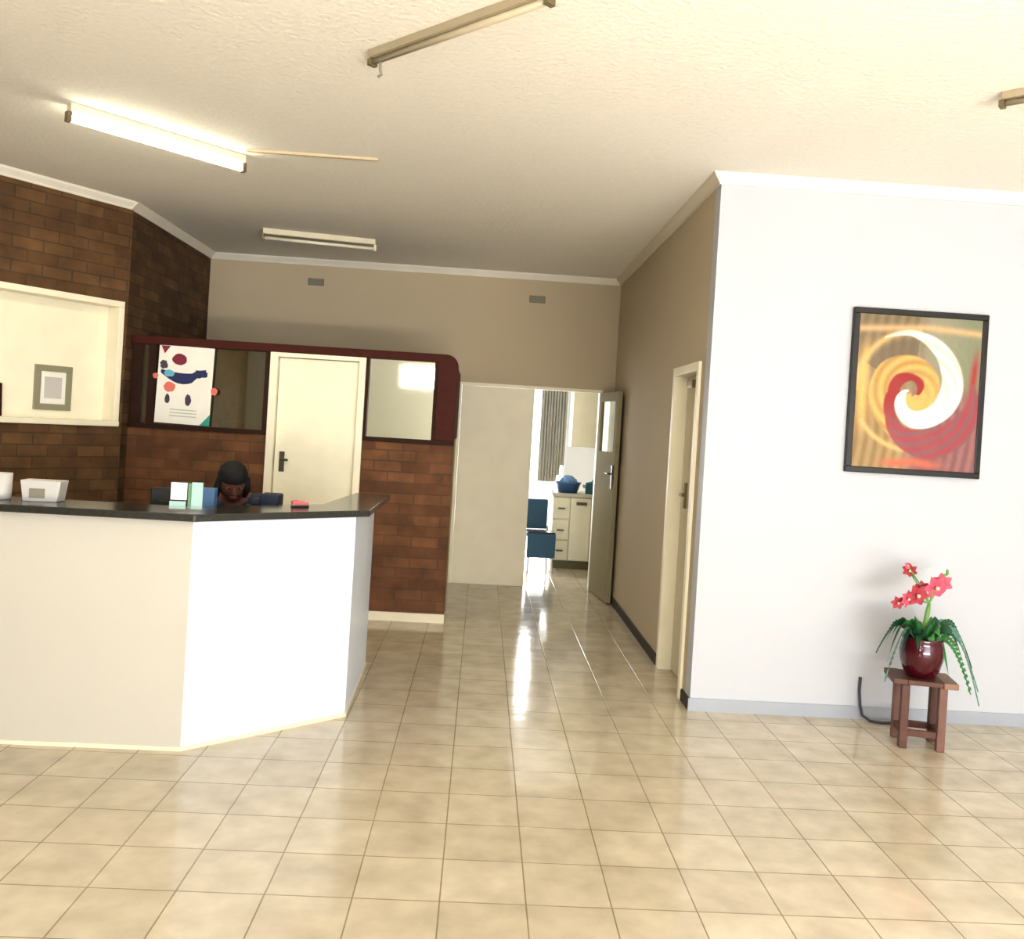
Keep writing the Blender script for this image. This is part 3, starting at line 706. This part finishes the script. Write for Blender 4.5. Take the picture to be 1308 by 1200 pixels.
# flower stalk and branches
top = Vector((.025, 0, .40))
MB().tube([(.0, 0, .19), (.008, 0, .28), (.02, 0, .36), tuple(top)], [.014, .013, .012, .008], 10).build('stem', M['stem'], t, smooth=True)
fl = [((-.15, .0, .395), .034, 'petal_dark'), ((-.105, -.01, .42), .042, 'petal'), ((-.055, -.02, .445), .054, 'petal_dark'), ((-.02, .0, .485), .034, 'petal_dark'), ((.045, -.02, .495), .062, 'petal'), ((.09, .0, .515), .048, 'petal'), ((-.09, .01, .575), .036, 'petal_dark'), ((-.11, .0, .60), .018, 'petal')]
br_ = MB()
for p, r, m in fl:
    mid = (Vector(p)+top)/2 + Vector((0, 0, .015)); br_.tube([tuple(top), tuple(mid), p], .0035, 6)
br_.tube([tuple(top), (.08, .01, .50), (.115, 0, .57)], .004, 6).tube([tuple(top), (-.06, .02, .53), (-.11, 0, .60)], .0035, 6)
br_.build('flower_branch', M['stem'], t)
MB().ball((.115, 0, .575), (.008, .008, .018), 2).ball((.10, 0, .555), (.007, .007, .014), 2).build('bud', M['stem'], t, smooth=True)
for p, r, m in fl:
    mb = MB(); ay = random.uniform(-.5, .5); R0 = Matrix.Translation(p) @ Matrix.Rotation(ay, 4, 'Z') @ Matrix.Rotation(random.uniform(-.3, .5), 4, 'X')
    for k in range(6):
        a = 2*PI*k/6 + ay; dv = Vector((math.cos(a), -.35, math.sin(a))).normalized(); pv = Vector((-math.sin(a), 0, math.cos(a)))
        prev = None
        for i in range(6):
            s = i/5; c_ = dv*(r*1.25*s) + Vector((0, .4*r*s*s, 0)); wv = pv*(r*.42*math.sin(PI*min(.98, .1+.88*s)))
            q = [mb.bm.verts.new(R0 @ (c_-wv)), mb.bm.verts.new(R0 @ (c_+Vector((0, .1*r, 0)))), mb.bm.verts.new(R0 @ (c_+wv))]
            if prev: mb.bm.faces.new((prev[0], prev[1], q[1], q[0])); mb.bm.faces.new((prev[1], prev[2], q[2], q[1]))
            prev = q
    f_ = mb.build('flower', M[m], t, smooth=True)
    MB().ball(tuple(R0 @ Vector((0, -.3*r, 0))), r*.2, 2).build('flower_centre', M['petal_pale'], f_, smooth=True)
cb = MB().tube([(2.315, YR-.012, .25), (2.31, YR-.02, .17), (2.315, YR-.03, .09), (2.325, YR-.045, .035), (2.36, YR-.07, .012), (2.42, YR-.09, .009), (2.50, YR-.08, .009), (2.58, YR-.05, .009)], .0085, 8)
tag(cb.build('power_cable', M['cable'], smooth=True), 'dark cable hanging down the white wall behind the stool', 'cable')

# ------------------------------------------------------------------ kitchen beyond the doorway
KY = 12.0
struct('wall_kitchen_right', MB().box(1.75, 1.9, YF+.12, KY+.1, 0, 2.7), M['wall_tan'])
struct('wall_kitchen_left', MB().box(-1.0, -.85, YF+.12, KY+.1, 0, 2.7), M['wall_white'])
KX0, KX1 = -.2, 1.14
struct('wall_kitchen_back', MB().box(-.85, KX0, KY, KY+.1, 0, 2.7).box(KX1, 1.75, KY, KY+.1, 0, 2.7).box(KX0, KX1, KY, KY+.1, 2.3, 2.7), M['wall_white'])
struct('ceiling_kitchen', MB().box(-1.0, 1.9, YF+.12, KY+.1, 2.7, 2.8), M['ceiling'])
r = sthing('window_6', ((KX0+KX1)/2, KY+.05, 0)); w = (KX1-KX0)/2
MB().box(-w, -w+.04, -.03, .03, 0, 2.3).box(w-.04, w, -.03, .03, 0, 2.3).box(-w+.04, w-.04, -.03, .03, 2.26, 2.3).box(-.02, .02, -.03, .03, 0, 2.26).build('window_frame', M['alu'], r)
MB().box(-w+.04, -.02, -.004, .004, .01, 2.26).box(.02, w-.04, -.004, .004, .01, 2.26).build('pane', M['glass'], r)
struct('outside_ground', MB().box(-12, 12, KY+.12, KY+14, -.12, -.02), M['outside'])
struct('forecourt_ground', MB().box(-16, 16, YB-16, YB-.16, -.12, -.02), M['outside'])
# curtain with folds
cu = MB(); prev = None
for i in range(61):
    x = .74+.33*i/60; y = 11.45+.022*math.sin(i*.95)
    zb = .93 if x < .98 else (1.02 if x < 1.02 else 1.15)
    q = [cu.bm.verts.new((x, y, zb)), cu.bm.verts.new((x, y, 2.12))]
    if prev: cu.bm.faces.new((prev[0], q[0], q[1], prev[1]))
    prev = q
t = thing('curtain', 'grey curtain hanging in the bright kitchen window', 'curtain', (0, 0, 0))
o = cu.build('fabric', M['curtain'], t, smooth=True); so_ = o.modifiers.new('s', 'SOLIDIFY'); so_.thickness = .006
MB().tube([(.66, 11.45, 2.135), (1.14, 11.45, 2.135)], .018, 10).build('rail', M['mahogany_dark'], t)
# base cupboard
t = thing('base_cupboard', 'cream kitchen base cupboard with dark handles under the blue tub', 'cupboard', (1.29, 10.45, 0))
MB().box(-.43, .43, -.22, .3, .1, .84).build('carcass', M['kitchen_cab'], t)
MB().box(-.40, .43, -.18, .3, 0, .1).build('plinth', M['kick'], t)
dr = [(.10, .33), (.335, .57), (.575, .83)]
for z0, z1 in dr:
    o = MB().box(-.425, -.235, -.24, -.22, z0+.01, z1).build('drawer', M['kitchen_cab'], t, bevel=.003)
    MB().box(-.37, -.29, -.262, -.24, (z0+z1)/2-.008, (z0+z1)/2+.008).build('handle', M['dark_metal'], o)
o = MB().box(-.225, .01, -.24, -.22, .11, .83).build('door', M['kitchen_cab'], t, bevel=.003)
MB().box(-.16, -.04, -.265, -.24, .75, .785).build('handle', M['dark_metal'], o)
o = MB().box(.02, .42, -.24, -.22, .11, .83).build('door', M['kitchen_cab'], t, bevel=.003)
MB().box(.05, .17, -.265, -.24, .75, .785).build('handle', M['dark_metal'], o)
tag(B(.84, 1.74, 10.19, 10.76, .841, .876).build('kitchen_worktop', M['worktop'], bevel=.003), 'grey kitchen worktop on the cream base cupboard', 'worktop')
t = thing('wall_cupboard', 'cream kitchen wall cupboard above the blue tub', 'cupboard', (1.38, 10.5, 1.42))
MB().box(-.34, .34, -.15, .2, 0, .75).build('carcass', M['kitchen_cab'], t)
MB().box(-.34, -.005, -.17, -.15, .005, .745).build('door', M['kitchen_cab'], t, bevel=.003)
MB().box(.005, .34, -.17, -.15, .005, .745).build('door', M['kitchen_cab'], t, bevel=.003)
t = thing('washing_tub', 'blue plastic tub on the kitchen worktop', 'tub', (1.04, 10.42, .876))
MB().lathe([(.10, 0), (.13, .1), (.145, .12), (.14, .125), (.12, .1), (.09, .01)], n=28, sx=1.1).build('body', M['blue_item'], t, smooth=True)
c_ = MB().ball((0, 0, .11), (.10, .09, .09), 3)
for v in c_.bm.verts: v.co += Vector((random.uniform(-1, 1), random.uniform(-1, 1), random.uniform(-1, 1)))*.012
c_.build('cloth', M['blue_folder'], t)
t = thing('cooking_pot', 'dark teal pot with handles beside the blue tub', 'pot', (1.34, 10.42, .876))
MB().lathe([(.085, 0), (.095, .01), (.098, .12), (.10, .125), (.02, .145), (.012, .17), (.005, .172)], n=28).build('body', M['teal_item'], t, smooth=True)
for s in (-1, 1): MB().tube([(s*.095, 0, .09), (s*.12, 0, .095), (s*.12, 0, .075), (s*.095, 0, .07)], .007, 8).build('handle', M['black'], t)
# blue chair in the doorway light
t = thing('kitchen_chair', 'blue upholstered chair with dark seat in the kitchen doorway light', 'chair', (.70, 10.0, 0), math.radians(8))
MB().box(-.16, .16, -.16, .16, .40, .455).build('seat', M['black'], t, bevel=.012)
MB().box(-.16, .12, .14, .18, .46, .80).build('backrest', M['chair_blue'], t, bevel=.015)
MB().box(-.16, .16, -.175, -.16, .17, .44).build('skirt', M['chair_blue'], t, bevel=.006)
for sx in (-1, 1):
    for sy in (-1, 1):
        MB().tube([(sx*.125, sy*.13, .40), (sx*.14, sy*.15, 0)], .012, 8).build('leg', M['steel'], t)
for x in (-.13, .13): MB().tube([(x, .16, .4), (x, .165, .5)], .012, 8).build('back_support', M['steel'], t)

# ------------------------------------------------------------------ lights
def area(name, loc, rot, sx, sy, power, col, cam=True):
    l = bpy.data.lights.new(name, 'AREA'); l.shape = 'RECTANGLE'; l.size = sx; l.size_y = sy; l.energy = power; l.color = col
    o = bpy.data.objects.new(name, l); COL.objects.link(o); o.location = loc; o.rotation_euler = rot; return o
area('daylight_glazed_doors', (2.75, YB-.3, 1.2), (PI/2, 0, 0), 4.1, 2.2, 150, (.77, .86, 1.0))
area('daylight_left_window', (-3.45, YB-.3, 1.6), (PI/2, 0, 0), 1.6, 1.3, 60, (.95, .96, 1.0))
area('daylight_transom', (-1.25, YB-.3, 2.5), (PI/2, 0, 0), .9, .45, 22, (1, .99, .97))
area('kitchen_daylight', (.47, KY+.3, 1.2), (-PI/2, 0, 0), 1.2, 2.1, 110, (.97, .98, 1.0))
area('tube_glow', (-1.91, 5.12, ZC-.115), (0, 0, math.radians(47)), .95, .04, 9, (1, .93, .68))
# added warm fill lamp near the floor, aimed up to brighten the ceiling
area('ceiling_fill_uplight', (2.2, YB+.5, .12), (math.radians(166), 0, 0), 4.6, .8, 430, (1, .91, .76))
w = bpy.data.worlds.new('sky'); sc.world = w; w.use_nodes = True
nt = w.node_tree; bg = nt.nodes['Background']; bg.inputs['Strength'].default_value = 1.0
sk = nt.nodes.new('ShaderNodeTexSky'); sk.sky_type = 'HOSEK_WILKIE'; sk.turbidity = 3; sk.sun_direction = (.4, -.6, .7)
mxn = nt.nodes.new('ShaderNodeMix'); mxn.data_type = 'RGBA'; mxn.inputs[0].default_value = .8; mxn.inputs[7].default_value = (1.9, 2.0, 2.15, 1)
nt.links.new(sk.outputs[0], mxn.inputs[6]); nt.links.new(mxn.outputs[2], bg.inputs['Color'])

sc.view_settings.view_transform = 'Standard'
sc.view_settings.look = 'None'
sc.view_settings.exposure = 0.74
sc.view_settings.gamma = 0.86

# ------------------------------------------------------------------ camera
F, YAW, PITCH, ROLL, CX, CY = 1133.8, -.0375, -.0065, .0600, 659.1, 554.
fw = Vector((-math.sin(YAW)*math.cos(PITCH), math.cos(YAW)*math.cos(PITCH), math.sin(PITCH)))
r0 = Vector((math.cos(YAW), math.sin(YAW), 0)); u0 = r0.cross(fw)
r_ = r0*math.cos(ROLL)+u0*math.sin(ROLL); u_ = -r0*math.sin(ROLL)+u0*math.cos(ROLL)
cd = bpy.data.cameras.new('camera'); cam = bpy.data.objects.new('camera', cd); COL.objects.link(cam)
m = Matrix((r_, u_, -fw)).transposed().to_4x4(); m.translation = (0, 0, 1.6); cam.matrix_world = m
cd.sensor_fit = 'HORIZONTAL'; cd.sensor_width = 36; cd.lens = F/1308*36
cd.shift_x = (654-CX)/1308; cd.shift_y = (CY-600)/1308
cd.clip_start = .05
sc.camera = cam
